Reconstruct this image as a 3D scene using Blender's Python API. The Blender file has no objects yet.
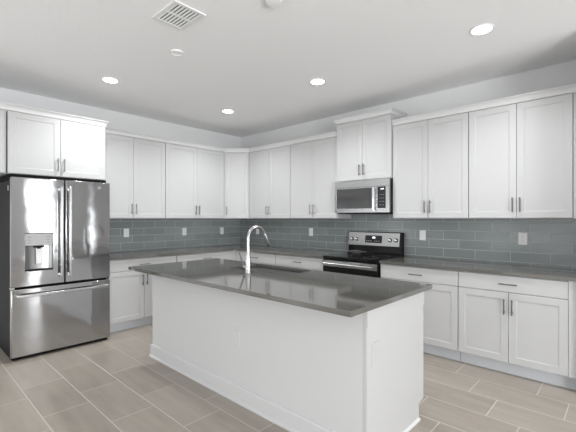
import bpy, bmesh, math, random
from mathutils import Vector, Matrix
PI = math.pi
S = bpy.context.scene
C = S.collection

# ------------------------------------------------------------------ camera
cam = bpy.data.objects.new('camera', bpy.data.cameras.new('camera'))
C.objects.link(cam)
cam.location = (5.1509, -4.2883, 1.3755)
cam.rotation_euler = (PI / 2, 0, 0.7485)
cam.data.sensor_width = 36
cam.data.lens = 367.86 * 36 / 576
cam.data.shift_y = 2.69 / 576
cam.data.clip_start = 0.05
S.camera = cam

# ------------------------------------------------------------------ light
S.view_settings.view_transform = 'Standard'
S.view_settings.look = 'None'
S.view_settings.gamma = 1
S.view_settings.use_curve_mapping = False
S.view_settings.exposure = 0.12

W = bpy.data.worlds.new('sky')
S.world = W
W.use_nodes = True
W.node_tree.nodes['Background'].inputs[0].default_value = (0.92, 0.96, 1.0, 1)
W.node_tree.nodes['Background'].inputs[1].default_value = 1.15


def area(name, loc, rot, sx, sy, power, col=(1, 1, 1)):
    l = bpy.data.lights.new(name, 'AREA')
    l.shape = 'RECTANGLE'
    l.size, l.size_y, l.energy, l.color = sx, sy, power, col
    o = bpy.data.objects.new(name, l)
    o.location, o.rotation_euler = loc, rot
    C.objects.link(o)
    return o


# daylight through the sliding door and slots; wide, front, side are added fill
DAY = (0.965, 0.985, 1.0)
area('daylight_sliding_door', (9.26, -1.32, 1.33), (PI / 2 + 0.4, 0, PI / 2), 0.68, 2.62, 46, DAY)
area('daylight_slot_windows', (9.26, 0.07, 1.33), (PI / 2 + 0.2, 0, PI / 2), 0.16, 2.6, 7, DAY)
area('daylight_slot_windows', (9.26, 0.70, 1.33), (PI / 2 + 0.2, 0, PI / 2), 0.14, 2.6, 7, DAY)
area('added_fill_wide', (9.65, -5.0, 1.1), (PI / 2 + 0.65, 0, PI / 2), 3.4, 2.1, 430, DAY)  # unseen fill light, added and tilted up to brighten the ceiling
area('added_fill_front', (4.3, -9.55, 1.1), (PI / 2 + 0.65, 0, 0), 5.6, 2.1, 76, DAY)  # added fill light behind the camera, angled at the ceiling
area('added_fill_side', (-0.75, -6.6, 1.1), (PI / 2 + 0.65, 0, -PI / 2), 2.2, 2.1, 68, DAY)  # added fill light from the left, out of view, angled upward


# ------------------------------------------------------------------ materials
def mat(name, col, rough=0.5, metal=0.0, **kw):
    m = bpy.data.materials.new(name)
    m.use_nodes = True
    b = m.node_tree.nodes['Principled BSDF']
    b.inputs['Base Color'].default_value = (*col, 1)
    b.inputs['Roughness'].default_value = rough
    b.inputs['Metallic'].default_value = metal
    for k, v in kw.items():
        b.inputs[k.replace('_', ' ')].default_value = v
    return m


def N(m, t, **kw):
    n = m.node_tree.nodes.new(t)
    for k, v in kw.items():
        setattr(n, k, v)
    return n


def L(m, a, b):
    m.node_tree.links.new(a, b)


def M_(m, op, a, b=None, c=None):
    n = N(m, 'ShaderNodeMath', operation=op)
    for i, v in enumerate((a, b, c)):
        if v is None:
            continue
        if isinstance(v, (int, float)):
            n.inputs[i].default_value = v
        else:
            L(m, v, n.inputs[i])
    return n.outputs[0]


def bsdf(m):
    return m.node_tree.nodes['Principled BSDF']


def noise(m, vec, scale, detail=3, rough=0.5):
    n = N(m, 'ShaderNodeTexNoise')
    n.inputs['Scale'].default_value = scale
    n.inputs['Detail'].default_value = detail
    n.inputs['Roughness'].default_value = rough
    L(m, vec, n.inputs['Vector'])
    return n.outputs['Fac']


def mapping(m, scale, src='Object'):
    tc = N(m, 'ShaderNodeTexCoord')
    mp = N(m, 'ShaderNodeMapping')
    mp.inputs['Scale'].default_value = scale
    L(m, tc.outputs[src], mp.inputs['Vector'])
    return mp.outputs[0]


def bump(m, h, strength, dist):
    b = N(m, 'ShaderNodeBump')
    b.inputs['Strength'].default_value = strength
    b.inputs['Distance'].default_value = dist
    L(m, h, b.inputs['Height'])
    L(m, b.outputs[0], bsdf(m).inputs['Normal'])


def ramp(m, fac, stops):
    r = N(m, 'ShaderNodeValToRGB')
    el = r.color_ramp.elements
    while len(el) < len(stops):
        el.new(0.5)
    for e, (p, c) in zip(el, stops):
        e.position = p
        e.color = (*c, 1)
    L(m, fac, r.inputs[0])
    return r.outputs[0]


def plain(name, col, rough, nscale, nstr, ndist=0.002, metal=0.0):
    m = mat(name, col, rough, metal)
    bump(m, noise(m, mapping(m, (1, 1, 1)), nscale, 4), nstr, ndist)
    return m


WALL = plain('wall paint', (0.745, 0.745, 0.745), 0.8, 90, 0.15)
CEIL = plain('knockdown ceiling', (0.94, 0.94, 0.945), 0.9, 38, 0.35, 0.004)
TRIM = plain('white trim paint', (0.68, 0.68, 0.68), 0.4, 30, 0.03)
CAB = plain('white cabinet lacquer', (0.525, 0.525, 0.525), 0.42, 30, 0.02, 0.001)
KICK = plain('toe kick laminate', (0.60, 0.615, 0.64), 0.5, 30, 0.03)
KNEE = plain('island paint', (0.60, 0.60, 0.602), 0.7, 90, 0.1)
NICKEL = mat('brushed nickel', (0.20, 0.20, 0.20), 0.35, 1)
CHROME = mat('chrome', (0.8, 0.8, 0.8), 0.12, 1)
PLAST = mat('white plastic', (0.82, 0.82, 0.82), 0.35)
SLOT = mat('socket grey', (0.30, 0.30, 0.30), 0.5)
BLACK = mat('black enamel', (0.006, 0.006, 0.006), 0.16, 0.0, Specular_IOR_Level=0.25)
GLASSB = mat('black glass', (0.01, 0.01, 0.011), 0.04)
DARKG = mat('dark grey case', (0.012, 0.012, 0.013), 0.6, 0.0, Specular_IOR_Level=0.25)
RUBBER = mat('black gasket', (0.005, 0.005, 0.005), 0.7, 0.0, Specular_IOR_Level=0.1)
GAP = mat('shadow grey', (0.25, 0.25, 0.25), 0.8)
MARK = mat('pale print', (0.6, 0.6, 0.6), 0.5)


def steel(name, col, rough, wavy=0.0, sc=(0.6, 3.0, 1.6)):
    m = mat(name, col, rough, 1)
    v = mapping(m, (260, 260, 3))
    fine = noise(m, v, 1.0, 2)
    b1 = N(m, 'ShaderNodeBump')
    b1.inputs['Strength'].default_value = 0.06
    b1.inputs['Distance'].default_value = 0.0005
    L(m, fine, b1.inputs['Height'])
    b2 = N(m, 'ShaderNodeBump')
    b2.inputs['Strength'].default_value = 1.0
    b2.inputs['Distance'].default_value = wavy
    L(m, noise(m, mapping(m, sc), 1.0, 1), b2.inputs['Height'])
    L(m, b1.outputs[0], b2.inputs['Normal'])
    L(m, b2.outputs[0], bsdf(m).inputs['Normal'])
    return m


STEEL = steel('brushed stainless steel', (0.47, 0.47, 0.475), 0.075, 0.0020, (2.4, 1.0, 6.5))
_tg = N(STEEL, 'ShaderNodeTangent', direction_type='RADIAL', axis='Z')
L(STEEL, _tg.outputs[0], bsdf(STEEL).inputs['Tangent'])
bsdf(STEEL).inputs['Anisotropic'].default_value = 0.95
bsdf(STEEL).inputs['Anisotropic Rotation'].default_value = 0.25
STEELF = steel('flat stainless steel', (0.52, 0.52, 0.52), 0.24, 0.0005)
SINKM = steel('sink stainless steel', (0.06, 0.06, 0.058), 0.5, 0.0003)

# quartz
QUARTZ = mat('grey quartz', (0.13, 0.13, 0.125), 0.06, 0.0, IOR=2.05)
L(QUARTZ, ramp(QUARTZ, noise(QUARTZ, mapping(QUARTZ, (1, 1, 1)), 160, 3, 0.7),
               [(0.35, (0.102, 0.099, 0.090)), (0.7, (0.142, 0.136, 0.124))]), bsdf(QUARTZ).inputs['Base Color'])


def tiled(name, grout, base_a, base_b, rough, u, v, pu, pv, u0, v0, shift, gw, period=None,
          grain=(1, 1, 1), gstr=0.5, bstr=0.4):
    """tiles pu by pv; row k is slid by shift*k (period=2 gives running bond)"""
    m = mat(name, base_a, rough)
    tc = N(m, 'ShaderNodeTexCoord')
    sp = N(m, 'ShaderNodeSeparateXYZ')
    L(m, tc.outputs['Object'], sp.inputs[0])
    U, V = sp.outputs[u], sp.outputs[v]
    vv = M_(m, 'DIVIDE', M_(m, 'SUBTRACT', V, v0), pv)
    row = M_(m, 'FLOOR', vv)
    fv = M_(m, 'SUBTRACT', vv, row)
    k = M_(m, 'FLOORED_MODULO', row, period) if period else row
    uu = M_(m, 'DIVIDE', M_(m, 'SUBTRACT', M_(m, 'SUBTRACT', U, u0), M_(m, 'MULTIPLY', k, shift)), pu)
    colm = M_(m, 'FLOOR', uu)
    fu = M_(m, 'SUBTRACT', uu, colm)
    du = M_(m, 'MULTIPLY', M_(m, 'MINIMUM', fu, M_(m, 'SUBTRACT', 1.0, fu)), pu)
    dv = M_(m, 'MULTIPLY', M_(m, 'MINIMUM', fv, M_(m, 'SUBTRACT', 1.0, fv)), pv)
    d = M_(m, 'MINIMUM', du, dv)
    mask = M_(m, 'DIVIDE', d, gw)             # 0 in the joint .. 1 on the tile
    mask = M_(m, 'MINIMUM', mask, 1.0)
    mask = M_(m, 'POWER', mask, 3.0)
    cmb = N(m, 'ShaderNodeCombineXYZ')
    L(m, row, cmb.inputs[0])
    L(m, colm, cmb.inputs[1])
    wn = N(m, 'ShaderNodeTexWhiteNoise', noise_dimensions='3D')
    L(m, cmb.outputs[0], wn.inputs[0])
    g = noise(m, mapping(m, grain), 1.0, 4, 0.6)
    t = M_(m, 'ADD', M_(m, 'MULTIPLY', wn.outputs['Value'], 1 - gstr), M_(m, 'MULTIPLY', g, gstr))
    tile = ramp(m, t, [(0.15, base_a), (0.85, base_b)])
    mx = N(m, 'ShaderNodeMix', data_type='RGBA')
    L(m, mask, mx.inputs['Factor'])
    mx.inputs['A'].default_value = (*grout, 1)
    L(m, tile, mx.inputs['B'])
    L(m, mx.outputs['Result'], bsdf(m).inputs['Base Color'])
    rr = M_(m, 'ADD', rough, M_(m, 'MULTIPLY', M_(m, 'SUBTRACT', 1.0, mask), 0.5))
    L(m, rr, bsdf(m).inputs['Roughness'])
    bump(m, mask, bstr, 0.0015)
    return m


FLOOR = tiled('wood look porcelain tile', (0.56, 0.53, 0.485), (0.265, 0.232, 0.196), (0.41, 0.368, 0.318), 0.30,
              0, 1, 0.6095, 0.302, 3.8075, -0.560, -0.2025, 0.004, None, (1.6, 11, 1), 0.78, 0.4)
TILEB = tiled('grey glass tile, right wall', (0.48, 0.50, 0.50), (0.208, 0.232, 0.230), (0.258, 0.284, 0.281), 0.16,
              0, 2, 0.333, 0.10, 3.93, 0.94, 0.1665, 0.0028, 2, (3, 3, 8), 0.4)
TILEA = tiled('grey glass tile, left wall', (0.48, 0.50, 0.51), (0.208, 0.232, 0.230), (0.258, 0.284, 0.281), 0.16,
              1, 2, 0.333, 0.10, -1.81, 0.94, 0.1665, 0.0028, 2, (3, 3, 8), 0.4)


def emis(name, col, s):
    m = mat(name, col)
    bsdf(m).inputs['Emission Color'].default_value = (*col, 1)
    bsdf(m).inputs['Emission Strength'].default_value = s
    return m


LAMP = emis('lit lens', (1, 0.98, 0.96), 14)
DIGIT = emis('lit digits', (0.85, 0.95, 1.0), 1.6)
PANE = bpy.data.materials.new('window pane')
PANE.use_nodes = True
_t = PANE.node_tree
_t.nodes.clear()
_o, _m, _a, _g = (_t.nodes.new(x) for x in ('ShaderNodeOutputMaterial', 'ShaderNodeMixShader',
                                          'ShaderNodeBsdfTransparent', 'ShaderNodeBsdfGlossy'))
_m.inputs[0].default_value = 0.06
_g.inputs['Roughness'].default_value = 0.02
_t.links.new(_a.outputs[0], _m.inputs[1])
_t.links.new(_g.outputs[0], _m.inputs[2])
_t.links.new(_m.outputs[0], _o.inputs[0])


# ------------------------------------------------------------------ mesh helpers
class B:
    """collects shapes, then links them as ONE mesh object"""

    def __init__(self):
        self.bm = bmesh.new()

    def box(self, x0, x1, y0, y1, z0, z1):
        v = [self.bm.verts.new(p) for p in ((x0, y0, z0), (x1, y0, z0), (x1, y1, z0), (x0, y1, z0),
                                            (x0, y0, z1), (x1, y0, z1), (x1, y1, z1), (x0, y1, z1))]
        for f in ((3, 2, 1, 0), (4, 5, 6, 7), (0, 1, 5, 4), (1, 2, 6, 5), (2, 3, 7, 6), (3, 0, 4, 7)):
            self.bm.faces.new([v[i] for i in f])
        return self

    def loft(self, rings, close=True, caps=True):
        """rings: lists of points with equal length"""
        R = [[self.bm.verts.new(p) for p in r] for r in rings]
        n = len(R[0])
        for a, b in zip(R, R[1:]):
            for i in range(n if close else n - 1):
                j = (i + 1) % n
                self.bm.faces.new((a[i], a[j], b[j], b[i]))
        if caps:
            self.bm.faces.new(R[0][::-1])
            self.bm.faces.new(R[-1])
        return self

    def prism(self, poly, axis, a, b):
        """poly: 2D points; axis: 0,1,2 the extrusion axis"""
        def P(p, t):
            q = list(p)
            q.insert(axis, t)
            return tuple(q)
        return self.loft([[P(p, a) for p in poly], [P(p, b) for p in poly]])

    def tube(self, pts, rad, n=12, caps=True):
        pts = [Vector(p) for p in pts]
        if not isinstance(rad, (list, tuple)):
            rad = [rad] * len(pts)
        rings = []
        prev = None
        for i, p in enumerate(pts):
            t = (pts[min(i + 1, len(pts) - 1)] - pts[max(i - 1, 0)]).normalized()
            if prev is None:
                up = Vector((0, 0, 1)) if abs(t.z) < 0.9 else Vector((1, 0, 0))
                u = t.cross(up).normalized()
            else:
                u = (prev - t * prev.dot(t)).normalized()
            prev = u
            w = t.cross(u)
            rings.append([p + (u * math.cos(2 * PI * k / n) + w * math.sin(2 * PI * k / n)) * rad[i]
                          for k in range(n)])
        return self.loft(rings, True, caps)

    def lathe(self, prof, c=(0, 0, 0), n=32, axis='z', caps=True):
        """prof: (radius, height) pairs"""
        rings = []
        for r, h in prof:
            ring = []
            for k in range(n):
                a = 2 * PI * k / n
                x, y = r * math.cos(a), r * math.sin(a)
                if axis == 'z':
                    q = (x, y, h)
                elif axis == 'y':
                    q = (x, h, y)
                else:
                    q = (h, x, y)
                ring.append((q[0] + c[0], q[1] + c[1], q[2] + c[2]))
            rings.append(ring)
        return self.loft(rings, True, caps)

    def frame(self, x0, x1, z0, z1, y0, y1, hx0, hx1, hz0, hz1):
        """slab in the xz plane from y0 (front) to y1 with a rectangular hole"""
        o = [(x0, z0), (x1, z0), (x1, z1), (x0, z1)]
        h = [(hx0, hz0), (hx1, hz0), (hx1, hz1), (hx0, hz1)]
        seq = [[(a, y0, b) for a, b in o], [(a, y0, b) for a, b in h],
               [(a, y1, b) for a, b in h], [(a, y1, b) for a, b in o]]
        R = [[self.bm.verts.new(p) for p in r] for r in seq]
        for a, b in ((0, 1), (1, 2), (2, 3), (3, 0)):
            for i in range(4):
                j = (i + 1) % 4
                self.bm.faces.new((R[a][i], R[a][j], R[b][j], R[b][i]))
        return self

    def shaker(self, x0, x1, z0, z1, yf, rail=0.057, dep=0.0055, ch=0.009, th=0.02):
        def r(i, y):
            return [(x0 + i, y, z0 + i), (x1 - i, y, z0 + i), (x1 - i, y, z1 - i), (x0 + i, y, z1 - i)]
        return self.loft([r(0, yf + th), r(0, yf + 0.0015), r(0.0015, yf), r(rail, yf),
                          r(rail + 0.001, yf + dep * 0.55), r(rail + ch, yf + dep)])

    def slab_front(self, x0, x1, z0, z1, yf, th=0.02):
        def r(i, y):
            return [(x0 + i, y, z0 + i), (x1 - i, y, z0 + i), (x1 - i, y, z1 - i), (x0 + i, y, z1 - i)]
        return self.loft([r(0, yf + th), r(0, yf + 0.003), r(0.003, yf)])

    def sweep(self, path, prof, side=1):
        """path: plan points; prof: closed (out, up) loop; side = +1 puts 'out' to the right of travel"""
        P = [Vector(p) for p in path]
        rings = []
        for i, p in enumerate(P):
            d0 = (P[i] - P[i - 1]).normalized() if i else (P[1] - P[0]).normalized()
            d1 = (P[i + 1] - P[i]).normalized() if i < len(P) - 1 else d0
            n0 = Vector((d0.y, -d0.x)) * side
            n1 = Vector((d1.y, -d1.x)) * side
            m = (n0 + n1)
            m = m / (m.dot(n0)) if m.length > 1e-6 else n0
            rings.append([(p.x + m.x * o, p.y + m.y * o, z) for o, z in prof])
        return self.loft(rings)

    def make(self, name, m, parent=None, smooth=False, bevel=0, seg=2):
        bmesh.ops.recalc_face_normals(self.bm, faces=self.bm.faces)
        me = bpy.data.meshes.new(name)
        self.bm.to_mesh(me)
        self.bm.free()
        me.materials.append(m)
        if smooth:
            me.shade_smooth()
            try:
                me.set_sharp_from_angle(angle=math.radians(35))
            except Exception:
                pass
        o = bpy.data.objects.new(name, me)
        C.objects.link(o)
        if parent:
            o.parent = parent
        if bevel:
            b = o.modifiers.new('edge', 'BEVEL')
            b.width, b.segments, b.limit_method = bevel, seg, 'ANGLE'
            b.harden_normals = False
        return o


def tag(o, label, cat, group=None):
    o['label'] = label
    o['category'] = cat
    if group:
        o['group'] = group
    return o


def thing(name, label, cat, loc=(0, 0, 0), rz=0, group=None):
    o = bpy.data.objects.new(name, None)
    o.location = loc
    o.rotation_euler = (0, 0, rz)
    C.objects.link(o)
    return tag(o, label, cat, group)


def struct(name, b, m, bevel=0):
    o = b.make(name, m, None, False, bevel)
    o['kind'] = 'structure'
    return o


# ------------------------------------------------------------------ the room
H = 2.84
XE, YF, YB = 9.0, -8.75, 1.6          # far right wall, wall behind the camera, alcove beyond the stub wall
struct('floor', B().box(-0.15, XE + 0.15, YF - 0.15, YB + 0.15, -0.1, 0), FLOOR)
struct('ceiling', B().box(-0.15, XE + 0.15, YF - 0.15, YB + 0.15, H, H + 0.1), CEIL)
CW = 4.860
struct('wall_back', B().box(-0.15, CW + 0.13, 0, 0.15, 0, H), WALL)
struct('wall_stub', B().box(CW, CW + 0.13, -0.66, 0, 0, H).box(CW, CW + 0.13, 0.15, YB, 0, H), WALL)
struct('wall_alcove', B().box(CW, XE + 0.15, YB, YB + 0.15, 0, H), WALL)


def wall_with_openings(name, axis, a0, a1, pos0, pos1, holes):
    """axis 'x': wall runs along x at y pos0..pos1; holes: (a, b, z0, z1) sorted"""
    b = B()

    def add(s, e, z0, z1):
        if e - s < 1e-4 or z1 - z0 < 1e-4:
            return
        if axis == 'x':
            b.box(s, e, pos0, pos1, z0, z1)
        else:
            b.box(pos0, pos1, s, e, z0, z1)
    cur = a0
    for s, e, z0, z1 in holes:
        add(cur, s, 0, H)
        add(s, e, 0, z0)
        add(s, e, z1, H)
        cur = e
    add(cur, a1, 0, H)
    return struct(name, b, WALL)


wall_with_openings('wall_left', 'y', YF, 0, -0.15, 0, [(-7.7, -5.5, 0.3, 2.4)])
wall_with_openings('wall_right', 'y', YF, YB, XE, XE + 0.15, [(-6.7, -3.3, 0.3, 2.4), (-1.68, -0.98, 0.03, 2.64),
                                                           (-0.02, 0.16, 0.03, 2.64), (0.62, 0.78, 0.03, 2.64)])
wall_with_openings('wall_front', 'x', 0, XE, YF - 0.15, YF, [(1.5, 7.1, 0.3, 2.4)])


def window(n, axis, a0, a1, z0, z1, pos, cols):
    w = thing('window_%d' % n, '', '')
    del w['label'], w['category']
    w['kind'] = 'structure'
    b, g = B(), B()

    def add(bb, s, e, p0, p1, q0, q1):
        if axis == 'x':
            bb.box(s, e, p0, p1, q0, q1)
        else:
            bb.box(p0, p1, s, e, q0, q1)
    f = 0.05
    add(b, a0, a1, pos - 0.03, pos + 0.03, z0, z0 + f)
    add(b, a0, a1, pos - 0.03, pos + 0.03, z1 - f, z1)
    st = (a1 - a0 - f) / cols
    for i in range(cols + 1):
        add(b, a0 + i * st, a0 + i * st + f, pos - 0.03, pos + 0.03, z0 + f, z1 - f)
    b.make('window_frame', TRIM, w)
    add(g, a0 + f, a1 - f, pos - 0.004, pos + 0.004, z0 + f, z1 - f)
    g.make('pane', PANE, w)


window(1, 'y', -1.679, -0.981, 0.032, 2.639, XE + 0.08, 2)
window(2, 'y', -6.699, -3.301, 0.302, 2.399, XE + 0.08, 3)  # unseen window added to carry the wide fill light
window(3, 'x', 1.502, 7.098, 0.302, 2.399, YF - 0.08, 4)  # added behind the camera as an opening for the front fill
window(4, 'y', -7.699, -5.501, 0.302, 2.399, -0.08, 2)  # unseen, added as an opening for the side fill
window(5, 'y', -0.019, 0.159, 0.032, 2.639, XE + 0.08, 1)
window(6, 'y', 0.621, 0.779, 0.032, 2.639, XE + 0.08, 1)

BBP = [(0.001, 0), (0.026, 0), (0.026, 0.012), (0.022, 0.018), (0.015, 0.021), (0.015, 0.112), (0.011, 0.122),
       (0.001, 0.126)]
struct('baseboard_stub', B().sweep([(CW, -0.64), (CW, -0.66), (CW + 0.13, -0.66), (CW + 0.13, YB - 0.002)], BBP, -1), TRIM)
struct('baseboard_left', B().sweep([(0, -3.60), (0, YF + 0.002)], BBP, -1), TRIM)

# tiled splashback
tag(B().box(0.002, 0.009, -2.555, -0.010, 0.915, 1.376).make('tile_backsplash', TILEA),
    'grey glass tile backsplash along the left wall beside the refrigerator', 'backsplash')
tag(B().prism([(0.010, 0.915), (CW - 0.001, 0.915), (CW - 0.001, 1.376), (3.130, 1.376), (3.130, 1.449), (2.363, 1.449), (2.363, 1.376), (0.010, 1.376)], 1, -0.009, -0.002).make('tile_backsplash', TILEB),
    'grey glass tile backsplash along the right wall behind the range', 'backsplash')


# ------------------------------------------------------------------ cabinets
def pull(x, z, yf, parent, length=0.136, vertical=True, n='handle'):
    """bar pull on a front whose face is at y = yf"""
    b = B()
    h = length / 2
    y = yf - 0.030
    if vertical:
        b.tube([(x, y, z - h), (x, y, z + h)], 0.0058, 10)
        for s in (-1, 1):
            b.tube([(x, yf - 0.0005, z + s * h * 0.7), (x, y + 0.002, z + s * h * 0.7)], 0.0045, 8)
    else:
        b.tube([(x - h, y, z), (x + h, y, z)], 0.0058, 10)
        for s in (-1, 1):
            b.tube([(x + s * h * 0.7, yf - 0.0005, z), (x + s * h * 0.7, y + 0.002, z)], 0.0045, 8)
    return b.make(n, NICKEL, parent, True)


def wall_cabinet(name, label, loc, rz, w, dep, z0, z1, side_l=0.003, side_r=0.003, hz=None, handles=True, ztop=None):
    t = thing(name, label, 'cabinet', loc, rz)
    B().box(0.001, w - 0.001, -dep + 0.022, -0.003, z0, (ztop or z1 + 0.004)).make('carcass', CAB, t, False, 0.001, 1)
    mid = w / 2
    for s, (a, b) in enumerate(((side_l, mid - 0.0017), (mid + 0.0017, w - side_r))):
        d = B().shaker(a, b, z0 + 0.006, z1, -dep).make('door', CAB, t)
        if handles:
            x = mid - 0.030 if s == 0 else mid + 0.030
            pull(x, hz or z0 + 0.127, -dep, d)
    return t


UZ0, UZ1, UD = 1.378, 2.449, 0.33
RA = PI / 2
# left wall (faces +x): local x runs towards the corner
wall_cabinet('wall_cabinet', 'white double-door wall cabinet directly over the stainless refrigerator', (0.0, -3.508, 0), RA,
             0.930, 0.63, 1.826, UZ1)
wall_cabinet('wall_cabinet', 'white wall cabinet at the left picture edge, left of the refrigerator cabinet', (0.0, -4.445, 0), RA,
             0.930, 0.63, 1.826, UZ1, 0.003, 0.018)
wall_cabinet('wall_cabinet', 'tall white double-door wall cabinet on the left wall, nearest the refrigerator', (0.0, -2.566, 0), RA,
             0.916, UD, UZ0, UZ1)
wall_cabinet('wall_cabinet', 'tall white double-door wall cabinet on the left wall, next to the corner cabinet', (0.0, -1.648, 0), RA,
             1.037, UD, UZ0, UZ1)
# right wall
wall_cabinet('wall_cabinet', 'tall white double-door wall cabinet on the right wall, next to the corner cabinet', (0.611, 0, 0), 0,
             0.908, UD, UZ0, UZ1)
wall_cabinet('wall_cabinet', 'tall white double-door wall cabinet adjoining the left side of the microwave', (1.521, 0, 0), 0,
             0.838, UD, UZ0, UZ1)
wall_cabinet('wall_cabinet', 'short raised white cabinet directly above the microwave', (2.361, 0, 0), 0,
             0.769, 0.362, 1.848, 2.588)
wall_cabinet('wall_cabinet', 'tall white double-door wall cabinet adjoining the right side of the microwave', (3.133, 0, 0), 0,
             0.826, UD, UZ0, UZ1)
wr = wall_cabinet('wall_cabinet', 'tall white double-door wall cabinet at the far right end of the right wall', (3.961, 0, 0), 0,
                  0.836, UD, UZ0, UZ1)
B().box(0.838, CW - 3.961 - 0.002, -UD + 0.004, -0.003, UZ0, UZ1 + 0.004).make('filler_strip', CAB, wr)
# diagonal corner cabinet
t = thing('corner_cabinet', 'white diagonal corner wall cabinet with a single door', 'cabinet', (0, 0, 0))
q = 0.018
B().prism([(0.003, -0.003), (0.003, -0.608), (UD - q, -0.608), (0.608, -UD + q), (0.608, -0.003)], 2,
          UZ0, UZ1 + 0.004).make('carcass', CAB, t)
dg = Vector((UD, -0.608))
ln = (Vector((0.608, -UD)) - dg).length
d = B().shaker(0.006, ln - 0.006, UZ0 + 0.006, UZ1, -0.004).make('door', CAB, t)
d.location, d.rotation_euler = (dg.x - 0.0, dg.y, 0), (0, 0, PI / 4)
pull(0.036, UZ0 + 0.127, -0.004, d)

# crown mouldings
CP = [(-0.016, 2.4545), (0.002, 2.4545), (0.004, 2.462), (0.0055, 2.476), (0.010, 2.489), (0.018, 2.500), (0.029, 2.507), (0.033, 2.5085),
      (0.034, 2.516), (-0.016, 2.516)]
def crown(path, label, dz=0.0, k=1.0):
    tag(B().sweep(path, [(o * k if o > 0 else o, 2.4545 + dz + (z - 2.4545) * k) for o, z in CP], 1).make('crown_molding', TRIM),
        label, 'molding')


crown([(UD, -2.560), (UD, -0.611), (0.611, -UD), (2.357, -UD)],
      'white crown molding bending round the corner above the tall cabinets')
crown([(0.63, -4.44), (0.63, -2.576), (UD + 0.062, -2.576)],
      'white crown molding above the deep cabinets over the refrigerator')
crown([(2.361, -0.01), (2.361, -0.362), (3.130, -0.362), (3.130, -0.01)],
      'white crown molding round the raised cabinet above the microwave', 0.139, 0.95)
crown([(3.134, -UD), (CW - 0.003, -UD)], 'white crown molding above the two cabinets right of the range')


def base_cabinet(label, loc, rz, w, drawer=True, fill_r=0.0, fill_l=0.0, doors=2, z_top=0.882, D=0.63):
    t = thing('base_cabinet', label, 'cabinet', loc, rz)
    B().box(-fill_l + 0.001, w + fill_r - 0.001, -D + 0.022, -0.003, 0.114, z_top).make('carcass', CAB, t)
    B().box(-fill_l + 0.001, w + fill_r - 0.001, -0.555, -0.02, 0.0, 0.1135).make('toe_kick', KICK, t)
    d = B().slab_front(0.003, w - 0.003, 0.733, 0.874, -D).make('drawer', CAB, t)
    pull(w / 2, 0.803, -D, d, 0.142, False)
    mid = w / 2
    for s, (a, b) in enumerate(((0.003, mid - 0.0017), (mid + 0.0017, w - 0.003))):
        o = B().shaker(a, b, 0.118, 0.728, -D).make('door', CAB, t)
        pull(mid - 0.030 if s == 0 else mid + 0.030, 0.607, -D, o)
    if fill_r:
        B().box(w, w + fill_r - 0.001, -D + 0.004, -D + 0.021, 0.114, z_top).make('filler_strip', CAB, t)
    if fill_l:
        B().box(-fill_l + 0.001, -0.001, -D + 0.004, -D + 0.021, 0.114, z_top).make('filler_strip', CAB, t)
    return t


base_cabinet('white base cabinet with a drawer over two doors, beside the refrigerator', (0, -2.562, 0), RA, 0.916)
base_cabinet('white base cabinet on the left wall, between the refrigerator-side cabinet and the corner', (0, -1.644, 0), RA, 0.96, fill_r=0.054)
base_cabinet('white base cabinet on the right wall nearest the corner, behind the faucet', (0.682, 0, 0), 0, 0.830, fill_l=0.069)
base_cabinet('white base cabinet adjoining the left side of the range', (1.514, 0, 0), 0, 0.850)
base_cabinet('white base cabinet adjoining the right side of the range', (3.138, 0, 0), 0, 0.817)
base_cabinet('white base cabinet at the far right end of the right wall', (3.957, 0, 0), 0, 0.838, fill_r=CW - 3.957 - 0.838)

# countertops on the cabinets
CT0, CT1 = 0.8835, 0.914
tag(B().prism([(0.002, -0.002), (0.002, -2.562), (0.648, -2.562), (0.648, -0.648), (2.366, -0.648), (2.366, -0.002)], 2, CT0, CT1)
    .make('countertop', QUARTZ, None, False, 0.002, 2),
    'L-shaped dark grey quartz countertop running from refrigerator round the corner to range', 'countertop')
tag(B().box(3.137, CW - 0.002, -0.648, -0.002, CT0, CT1).make('countertop', QUARTZ, None, False, 0.002, 2),
    'dark grey quartz countertop between the range and the right end wall', 'countertop')

# ------------------------------------------------------------------ refrigerator
t = thing('refrigerator', 'stainless steel french-door refrigerator with bottom freezer drawer', 'refrigerator', (0.0, -3.516, 0), RA)
FW = 0.912                      # local x 0..FW, front at y=-0.83
B().box(0.006, FW - 0.006, -0.735, -0.04, 0.03, 1.755).make('case', DARKG, t, False, 0.006)
B().box(0.02, FW - 0.02, -0.775, -0.735, 0.028, 1.75).make('gasket', RUBBER, t)
B().box(0.015, FW - 0.015, -0.79, -0.12, 0.004, 0.0275).make('base_grille', RUBBER, t)
B().box(0.004, FW - 0.02, -0.772, -0.10, 1.756, 1.812).make('hinge_cover_shade', RUBBER, t, False, 0.004)  # hinge cover stretched full width in black to paint the gap's shade
FD = -0.83
m = 0.457
dl = B().frame(0, m - 0.006, 0.712, 1.778, FD, FD + 0.055, 0.112, 0.350, 0.858, 1.226).make('door', STEEL, t, True, 0.007, 3)
dr = B().box(m + 0.006, FW, FD, FD + 0.055, 0.712, 1.778).make('door', STEEL, t, True, 0.007, 3)
fd = B().box(0, FW, FD, FD + 0.055, 0.035, 0.690).make('freezer_drawer', STEEL, t, True, 0.007, 3)


def bar_handle(pts, parent, r=0.0125):
    b = B()
    b.tube(pts, r, 14)
    return b


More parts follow.
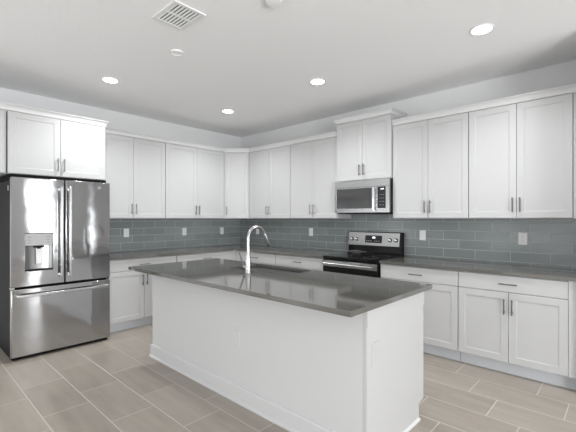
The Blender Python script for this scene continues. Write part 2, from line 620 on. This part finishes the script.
# door bars: slim flattened tubes standing off the doors, with feet
for dd, x in ((dl, m - 0.040), (dr, m + 0.040)):
    b = B().box(x - 0.013, x + 0.013, FD - 0.060, FD - 0.042, 0.775, 1.705)
    b.box(x - 0.010, x + 0.010, FD - 0.043, FD - 0.0005, 0.78, 0.815).box(x - 0.010, x + 0.010, FD - 0.043, FD - 0.0005, 1.665, 1.70)
    b.make('handle', STEELF, dd, True, 0.006, 3)
b = B().box(0.040, FW - 0.035, FD - 0.060, FD - 0.042, 0.612, 0.640)
b.box(0.045, 0.08, FD - 0.043, FD - 0.0005, 0.616, 0.636).box(FW - 0.075, FW - 0.04, FD - 0.043, FD - 0.0005, 0.616, 0.636)
b.make('handle', STEELF, fd, True, 0.006, 3)
# dispenser
B().box(0.113, 0.349, FD - 0.001, FD + 0.05, 1.108, 1.225).make('control_panel', mat('panel grey', (0.42, 0.42, 0.42), 0.35), dl, False, 0.003)
PM = mat('panel mark', (0.2, 0.2, 0.2), 0.5)
for i in range(3):
    for s in (0, 1):
        B().box(0.130 + s * 0.160, 0.160 + s * 0.160, FD - 0.0022, FD - 0.001, 1.135 + i * 0.028, 1.140 + i * 0.028).make('button', PM, dl)
# concave niche
rings = []
nn = 12
back = []
for i in range(nn + 1):
    a = PI * i / nn
    back.append((0.231 - 0.118 * math.cos(a), FD + 0.006 + 0.046 * math.sin(a) ** 0.7))
bb = B()
bb.loft([[(x, y, 0.859) for x, y in back], [(x, y, 1.107) for x, y in back]], False, False)
bb.make('dispenser_niche', steel('niche steel', (0.42, 0.42, 0.42), 0.3, 0.0), dl, True)
B().box(0.113, 0.349, FD + 0.001, FD + 0.052, 0.8585, 0.872).make('drip_tray', DARKG, dl, False, 0.002)
B().box(0.206, 0.256, FD + 0.020, FD + 0.030, 0.925, 1.085).make('paddle', PLAST, dl, False, 0.004)
B().box(0.190, 0.272, FD + 0.006, FD + 0.048, 1.086, 1.107).lathe([(0.02, 1.075), (0.022, 1.09)], (0.231, FD + 0.03, 0), 16) \
    .make('nozzle', DARKG, dl)
B().lathe([(0.017, FD - 0.003), (0.017, FD + 0.001)], (0.800, 0, 1.720), 24, 'y').lathe([(0.013, FD - 0.0045), (0.013, FD - 0.003)], (0.800, 0, 1.720), 24, 'y') \
    .make('round_badge', CHROME, dr, True)
for a, b_ in ((-0.003, 0.03), (FW - 0.012, FW + 0.003)):
    B().box(a, b_, FD + 0.004, FD + 0.06, 0.692, 0.710).make('center_hinge', CHROME, t, False, 0.003)
B().box(0.0045, 0.0062, -0.68, -0.655, 1.655, 1.705).make('sticker', PLAST, t)

# ------------------------------------------------------------------ microwave
t = thing('microwave', 'stainless over-the-range microwave with black glass door', 'microwave', (2.366, 0, 0))
MW, MF = 0.762, -0.405
B().box(0, MW, -0.375, -0.012, 1.450, 1.842).make('case', BLACK, t, False, 0.003)
B().box(0.0, 0.580, MF, -0.376, 1.758, 1.843).box(0.580, MW, MF, -0.376, 1.758, 1.843).make('vent_panel', STEELF, t, False, 0.003)
d = B().frame(0.0, 0.600, 1.448, 1.757, MF, -0.376, 0.030, 0.535, 1.500, 1.745).make('door', STEELF, t, False, 0.003)
B().box(0.0305, 0.5345, MF + 0.003, -0.378, 1.5005, 1.7445).make('window', mat('grey oven glass', (0.045, 0.045, 0.045), 0.08, 0.0, IOR=1.7), d)
b = B().tube([(0.575, MF - 0.032, 1.475), (0.575, MF - 0.036, 1.52), (0.575, MF - 0.036, 1.70), (0.575, MF - 0.032, 1.742)], 0.012, 14)
b.tube([(0.575, MF - 0.034, 1.495), (0.575, MF - 0.0005, 1.495)], 0.009, 10).tube([(0.575, MF - 0.034, 1.725), (0.575, MF - 0.0005, 1.725)], 0.009, 10)
b.make('handle', CHROME, d, True)
B().frame(0.603, MW, 1.448, 1.757, MF, -0.376, 0.612, 0.718, 1.500, 1.750).make('panel_frame', STEELF, t, False, 0.002)
cp = B().box(0.6125, 0.7175, MF + 0.001, -0.378, 1.5005, 1.7495).make('control_panel', GLASSB, t)
for r in range(4):
    for c in range(3):
        B().box(0.640 + c * 0.024, 0.646 + c * 0.024, MF + 0.0002, MF + 0.001, 1.535 + r * 0.040, 1.539 + r * 0.040).make('key', MARK, cp)
B().box(0.655, 0.695, MF + 0.0002, MF + 0.001, 1.720, 1.729).make('clock_display', DIGIT, cp)
B().box(0.03, MW - 0.03, -0.37, -0.06, 1.435, 1.4495).make('grease_filter', DARKG, t)

# ------------------------------------------------------------------ range
t = thing('range', 'black and stainless electric range between the white base cabinets', 'stove', (2.373, 0, 0))
RW = 0.757
B().box(0.002, RW - 0.002, -0.640, -0.020, 0.03, 0.895).make('case', BLACK, t)
ct = B().box(0.0, RW, -0.662, -0.125, 0.896, 0.921).make('cooktop', GLASSB, t, False, 0.003)
for x, y, r in ((0.19, -0.50, 0.105), (0.57, -0.50, 0.085), (0.19, -0.25, 0.075), (0.57, -0.25, 0.105)):
    B().lathe([(r, 0.9212), (r, 0.9216), (r - 0.003, 0.9216), (r - 0.003, 0.9212)], (x, y, 0), 40, 'z', False).make(
        'burner_ring', mat('ring grey', (0.12, 0.12, 0.12), 0.3), ct)
B().prism([(-0.124, 0.896), (-0.020, 0.896), (-0.020, 1.205), (-0.060, 1.205), (-0.095, 1.02), (-0.105, 0.95), (-0.124, 0.93)], 0, 0.0, RW) \
    .make('backguard', BLACK, t, False, 0.003)
pp = B().prism([(-0.100, 1.030), (-0.095, 1.026), (-0.060, 1.026), (-0.045, 1.196), (-0.072, 1.198)], 0, -0.006, RW - 0.030) \
    .make('control_panel', STEELF, t, False, 0.003)


def panel_y(z):
    return -0.100 + (z - 1.030) / 0.168 * 0.028


for x in (0.048, 0.118, 0.600, 0.680):
    z = 1.108
    y = panel_y(z)
    B().lathe([(0.026, y - 0.004), (0.026, y + 0.006)], (x, 0, z), 24, 'y').make('dial_ring', BLACK, pp, True)
    B().lathe([(0.021, y - 0.0045), (0.019, y - 0.026), (0.016, y - 0.028)], (x, 0, z), 24, 'y').make('knob', CHROME, pp, True)
dz = [(1.068, 0.0035), (1.158, 0.0035)]
ds = B().prism([(panel_y(1.066) - 0.0015, 1.066), (panel_y(1.066) + 0.004, 1.066), (panel_y(1.160) + 0.004, 1.160), (panel_y(1.160) - 0.0015, 1.160)],
               0, 0.250, 0.490).make('display', GLASSB, pp)
B().prism([(panel_y(1.125) - 0.0022, 1.125), (panel_y(1.125) - 0.0014, 1.125), (panel_y(1.142) - 0.0014, 1.142), (panel_y(1.142) - 0.0022, 1.142)],
          0, 0.355, 0.395).make('clock_digits', DIGIT, ds)
for i in range(7):
    if i in (3,):
        continue
    z = 1.088
    B().prism([(panel_y(z) - 0.0022, z), (panel_y(z) - 0.0014, z), (panel_y(z + .006) - 0.0014, z + .006), (panel_y(z + .006) - 0.0022, z + .006)],
             0, 0.268 + i * 0.029, 0.284 + i * 0.029).make('button', MARK, ds)
d = B().box(0.004, RW - 0.004, -0.655, -0.641, 0.876, 0.894).make('vent_trim', BLACK, t, False, 0.002)
d = B().box(0.004, RW - 0.004, -0.668, -0.6415, 0.245, 0.873).make('oven_door', BLACK, t, False, 0.004)
B().box(0.010, RW - 0.010, -0.672, -0.668, 0.800, 0.870).make('door_trim', STEELF, d, False, 0.001)
B().box(0.09, RW - 0.09, -0.671, -0.668, 0.35, 0.70).make('window', GLASSB, d)
b = B().tube([(0.04, -0.722, 0.836), (RW - 0.04, -0.722, 0.836)], 0.013, 14)
for x in (0.07, RW - 0.07):
    b.tube([(x, -0.720, 0.836), (x, -0.6725, 0.830)], 0.010, 10)
b.make('handle', STEELF, d, True)
B().box(0.004, RW - 0.004, -0.665, -0.6415, 0.06, 0.238).make('storage_drawer', STEELF, t, False, 0.003)
B().box(0.02, RW - 0.02, -0.60, -0.05, 0.0, 0.0295).make('plinth', RUBBER, t)

# ------------------------------------------------------------------ island
IX0, IX1, IYF, IYB = 1.655, 4.067, -2.515, -1.755
t = thing('kitchen_island', 'white kitchen island with baseboard, under the dark grey slab', 'island', ((IX0 + IX1) / 2, -2.13, 0))


def at_t(o):
    o.parent = t
    o.matrix_parent_inverse = Matrix.Translation(-Vector(t.location))
    return o


at_t(B().box(IX0, IX1, IYF, IYF + 0.10, 0, 0.8835).make('panel_wall', KNEE))
at_t(B().box(IX0, IX1, IYF + 0.1005, IYB - 0.022, 0.10, 0.66).make('carcass', CAB))
at_t(B().box(IX0, 2.30, IYF + 0.1005, IYB - 0.022, 0.6605, 0.8835).make('drawer_box', CAB))
at_t(B().box(3.14, IX1, IYF + 0.1005, IYB - 0.022, 0.6605, 0.8835).make('drawer_box', CAB))
at_t(B().box(IX0, IX1, IYF + 0.1005, IYB - 0.075, 0.0, 0.0995).make('toe_kick', KICK))
EX = 4.092
at_t(B().prism([(IYF + 0.0005, 0), (IYB - 0.075, 0), (IYB - 0.075, 0.11), (IYB, 0.125), (IYB, 0.8835), (IYF + 0.0005, 0.8835)], 0, IX1 + 0.0005, EX)
     .make('end_panel', CAB))
at_t(B().box(EX + 0.0002, EX + 0.006, IYF + 0.002, IYB - 0.002, 0.775, 0.8835).make('end_rail', CAB, None, False, 0.001))
at_t(B().sweep([(IX1, IYF), (IX0, IYF), (IX0, IYB - 0.08)], BBP, -1).make('baseboard', KNEE))
at_t(B().prism([(EX + 0.0003, 0), (EX + 0.013, 0), (EX + 0.011, 0.010), (EX + 0.0003, 0.016)], 1, IYF, IYB - 0.076).make('shoe_molding', TRIM))
n = 4
ww = (IX1 - IX0) / n
for i in range(n):
    a, b_ = IX0 + i * ww, IX0 + (i + 1) * ww
    # sink side fronts face the range: build as if facing -y, then turn round
    e = B().shaker(-ww / 2 + 0.003, ww / 2 - 0.003, 0.118, 0.728, 0.0).make('door', CAB)
    e.parent = t
    e.location = (a + ww / 2 - t.location.x, IYB - t.location.y, 0)
    e.rotation_euler = (0, 0, PI)
    pull((ww / 2 - 0.035) * (1 if i % 2 else -1), 0.607, 0.0, e)
    e = B().slab_front(-ww / 2 + 0.003, ww / 2 - 0.003, 0.733, 0.874, 0.0).make('drawer', CAB)
    e.parent = t
    e.location = (a + ww / 2 - t.location.x, IYB - t.location.y, 0)
    e.rotation_euler = (0, 0, PI)
    pull(0, 0.803, 0.0, e, 0.142, False)

# island slab with the sink cut-out
SX0, SX1, SY0, SY1 = 2.35, 3.095, -2.125, -1.745
b = B()
o = [(1.612, -2.738), (4.136, -2.738), (4.136, -1.700), (1.612, -1.700)]
h = [(SX0, SY0), (SX1, SY0), (SX1, SY1), (SX0, SY1)]
R = [[b.bm.verts.new((x, y, z)) for x, y in r] for r, z in ((o, CT1), (h, CT1), (h, CT0 + 0.0005), (o, CT0 + 0.0005))]
for a, c in ((0, 1), (1, 2), (2, 3), (3, 0)):
    for i in range(4):
        j = (i + 1) % 4
        b.bm.faces.new((R[a][i], R[a][j], R[c][j], R[c][i]))
tag(b.make('countertop', QUARTZ, None, False, 0.002, 2), 'large dark grey quartz slab on top of the kitchen island', 'countertop')

# undermount sink
t = thing('sink', 'undermount stainless steel sink set in the island countertop', 'sink', ((SX0 + SX1) / 2, (SY0 + SY1) / 2, 0.68))
hx, hy = (SX1 - SX0) / 2, (SY1 - SY0) / 2


def rr(hx, hy, r, z, k=5):
    out = []
    for cx, cy, a0 in ((hx - r, hy - r, 0), (-hx + r, hy - r, PI / 2), (-hx + r, -hy + r, PI), (hx - r, -hy + r, 1.5 * PI)):
        for i in range(k + 1):
            a = a0 + i * PI / 2 / k
            out.append((cx + r * math.cos(a), cy + r * math.sin(a), z))
    return out


zt = CT0 - 0.68 - 0.0005
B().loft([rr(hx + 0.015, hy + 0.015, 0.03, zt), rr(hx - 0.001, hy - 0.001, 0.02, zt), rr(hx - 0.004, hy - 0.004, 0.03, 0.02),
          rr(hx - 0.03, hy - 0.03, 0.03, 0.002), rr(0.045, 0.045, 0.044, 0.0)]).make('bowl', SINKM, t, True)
B().lathe([(0.043, 0.001), (0.043, 0.004), (0.030, 0.003)], (0, 0, 0), 24).make('drain', CHROME, t, True)

# faucet
fx, fy = 2.762, -2.215
t = thing('faucet', 'tall brushed gooseneck pull-down faucet with side lever on the island', 'faucet', (fx, fy, CT1 + 0.0005))
B().lathe([(0.026, 0), (0.026, 0.005), (0.0235, 0.009), (0.0245, 0.05), (0.0225, 0.10), (0.0155, 0.16)], (0, 0, 0), 24).make('body', STEELF, t, True)
pts = [(0, 0, 0.158), (0, 0, 0.22), (0, 0, 0.290)]
R0 = 0.098
for i in range(1, 15):
    a = PI * i / 16
    pts.append((0, R0 - R0 * math.cos(a), 0.290 + R0 * math.sin(a)))
B().tube(pts, [0.0138] * 17, 14).make('spout', STEELF, t, True)
e = Vector(pts[-1])
dv = (e - Vector(pts[-2])).normalized()
B().tube([e, e + dv * 0.012, e + dv * 0.05, e + dv * 0.115, e + dv * 0.125], [0.0145, 0.017, 0.018, 0.0215, 0.018], 16).make('spray_head', STEELF, t, True)
lv = B().tube([(-0.018, 0, 0.043), (-0.062, 0, 0.043)], [0.014, 0.012], 14).make('lever_hub', STEELF, t, True)
B().tube([(-0.058, 0, 0.046), (-0.075, 0, 0.075), (-0.095, 0, 0.12), (-0.122, 0, 0.168)], [0.009, 0.0085, 0.008, 0.006], 10).make('lever', NICKEL, lv, True)


# ------------------------------------------------------------------ outlets
def outlet(label, loc, rz, w=0.073, h=0.118, dark=True, name='wall_outlet', cat='outlet', pm=None):
    pm = pm or PLAST
    t = thing(name, label, cat, loc, rz)

    def r(i, y):
        return [(-w / 2 + i, y, -h / 2 + i), (w / 2 - i, y, -h / 2 + i), (w / 2 - i, y, h / 2 - i), (-w / 2 + i, y, h / 2 - i)]
    B().loft([r(0, -0.0005), r(0, -0.003), r(0.003, -0.006)]).make('cover_plate', pm, t)
    B().box(-0.0165, 0.0165, -0.0078, -0.0062, -0.034, 0.034).make('receptacle', pm, t, False, 0.001)
    b = B()
    for s in (-1, 1):
        for q in (-1, 1):
            b.box(q * 0.006 - 0.0012, q * 0.006 + 0.0012, -0.0084, -0.008, s * 0.018 - 0.001, s * 0.018 + 0.007)
        b.box(-0.002, 0.002, -0.0084, -0.008, s * 0.018 - 0.009, s * 0.018 - 0.005)
    b.make('slots', SLOT if pm is PLAST else pm, t)
    return t


outlet('white outlet on left wall tiles beside the refrigerator', (0.0095, -2.065, 1.178), RA)
outlet('white outlet on left wall tiles midway between refrigerator and corner', (0.0095, -1.153, 1.172), RA)
outlet('white outlet on left wall tiles nearest the corner', (0.0095, -0.425, 1.168), RA)
outlet('white outlet on right wall tiles seen inside the faucet arch', (0.463, -0.0095, 1.168), 0)
outlet('white outlet on tiles between the faucet and the range', (1.650, -0.0095, 1.176), 0)
outlet('white outlet on tiles just right of the range', (3.354, -0.0095, 1.180), 0)
outlet('white outlet on tiles at the far right above the countertop', (4.371, -0.0095, 1.176), 0, 0.080, 0.124)
outlet('white outlet low on the long front of the island', (2.955, IYF - 0.0005, 0.473), 0, 0.118, 0.122, pm=KNEE)
outlet('white outlet on the narrow end panel of the island', (EX + 0.0005, -2.418, 0.608), RA, 0.082, 0.140, pm=CAB)


# ------------------------------------------------------------------ ceiling fittings
def can(x, y, label, power=86):
    t = thing('ceiling_light', label, 'light', (x, y, H), 0, 'recessed ceiling downlights')
    B().lathe([(0.070, -0.0005), (0.088, -0.0005), (0.088, -0.004), (0.082, -0.008), (0.070, -0.006)], (0, 0, 0), 40, 'z', False).loft(
        [[(0.070 * math.cos(a * PI / 20), 0.070 * math.sin(a * PI / 20), z) for a in range(40)] for z in (-0.006, -0.0005)], True, False) \
        .make('trim_ring', PLAST, t, True)
    B().lathe([(0.0695, -0.001), (0.0695, -0.004), (0.066, -0.0075), (0.050, -0.0085)], (0, 0, 0), 40).make('lens', LAMP, t, True)
    l = bpy.data.lights.new('downlight', 'SPOT')
    l.energy, l.spot_size, l.spot_blend, l.shadow_soft_size, l.color = power, math.radians(150), 0.9, 0.06, (0.975, 0.988, 1)
    o = bpy.data.objects.new('downlight', l)
    o.location = (0, 0, -0.02)
    C.objects.link(o)
    o.parent = t
    return t


can(1.135, -2.72, 'recessed round ceiling light in front of the refrigerator')
can(1.145, -1.180, 'recessed round ceiling light nearest the room corner')
can(2.709, -1.197, 'recessed round ceiling light out from the cabinets left of the microwave')
can(4.313, -1.185, 'large-looking recessed round ceiling light at upper right')

t = thing('ceiling_vent', 'white square ceiling air vent with two banks of slats', 'vent', (2.770, -2.880, H))
VX, VY = 0.155, 0.125
b = B()
b.box(-VX, VX, -VY, -VY + 0.022, -0.010, -0.0005).box(-VX, VX, VY - 0.022, VY, -0.010, -0.0005)
b.box(-VX, -VX + 0.022, -VY + 0.022, VY - 0.022, -0.010, -0.0005).box(VX - 0.022, VX, -VY + 0.022, VY - 0.022, -0.010, -0.0005)
b.box(-0.008, 0.008, -VY + 0.022, VY - 0.022, -0.009, -0.0005)
b.make('frame', PLAST, t)
B().box(-VX + 0.022, VX - 0.022, -VY + 0.022, VY - 0.022, -0.0025, -0.0006).make('backing', RUBBER, t)
for bank in (0, 1):
    x0, x1 = (-VX + 0.024, -0.009) if bank == 0 else (0.009, VX - 0.024)
    for i in range(8):
        y = -VY + 0.034 + i * 0.026
        B().prism([(y - 0.006, -0.0035), (y - 0.004, -0.003), (y + 0.007, -0.0095), (y + 0.005, -0.0105)], 0, x0, x1).make('slat', PLAST, t)


def detector(x, y, label, r=0.055, hh=0.028):
    t = thing('smoke_detector', label, 'smoke detector', (x, y, H))
    B().lathe([(r, -0.0005), (r, -0.012), (r * 0.9, -hh), (r * 0.3, -hh - 0.003)], (0, 0, 0), 32).make('housing', CEIL, t, True)


detector(2.237, -2.584, 'small flat round white fitting on the ceiling below the vent', 0.052, 0.006)
detector(3.419, -2.560, 'white round detector at the very top edge of the ceiling')
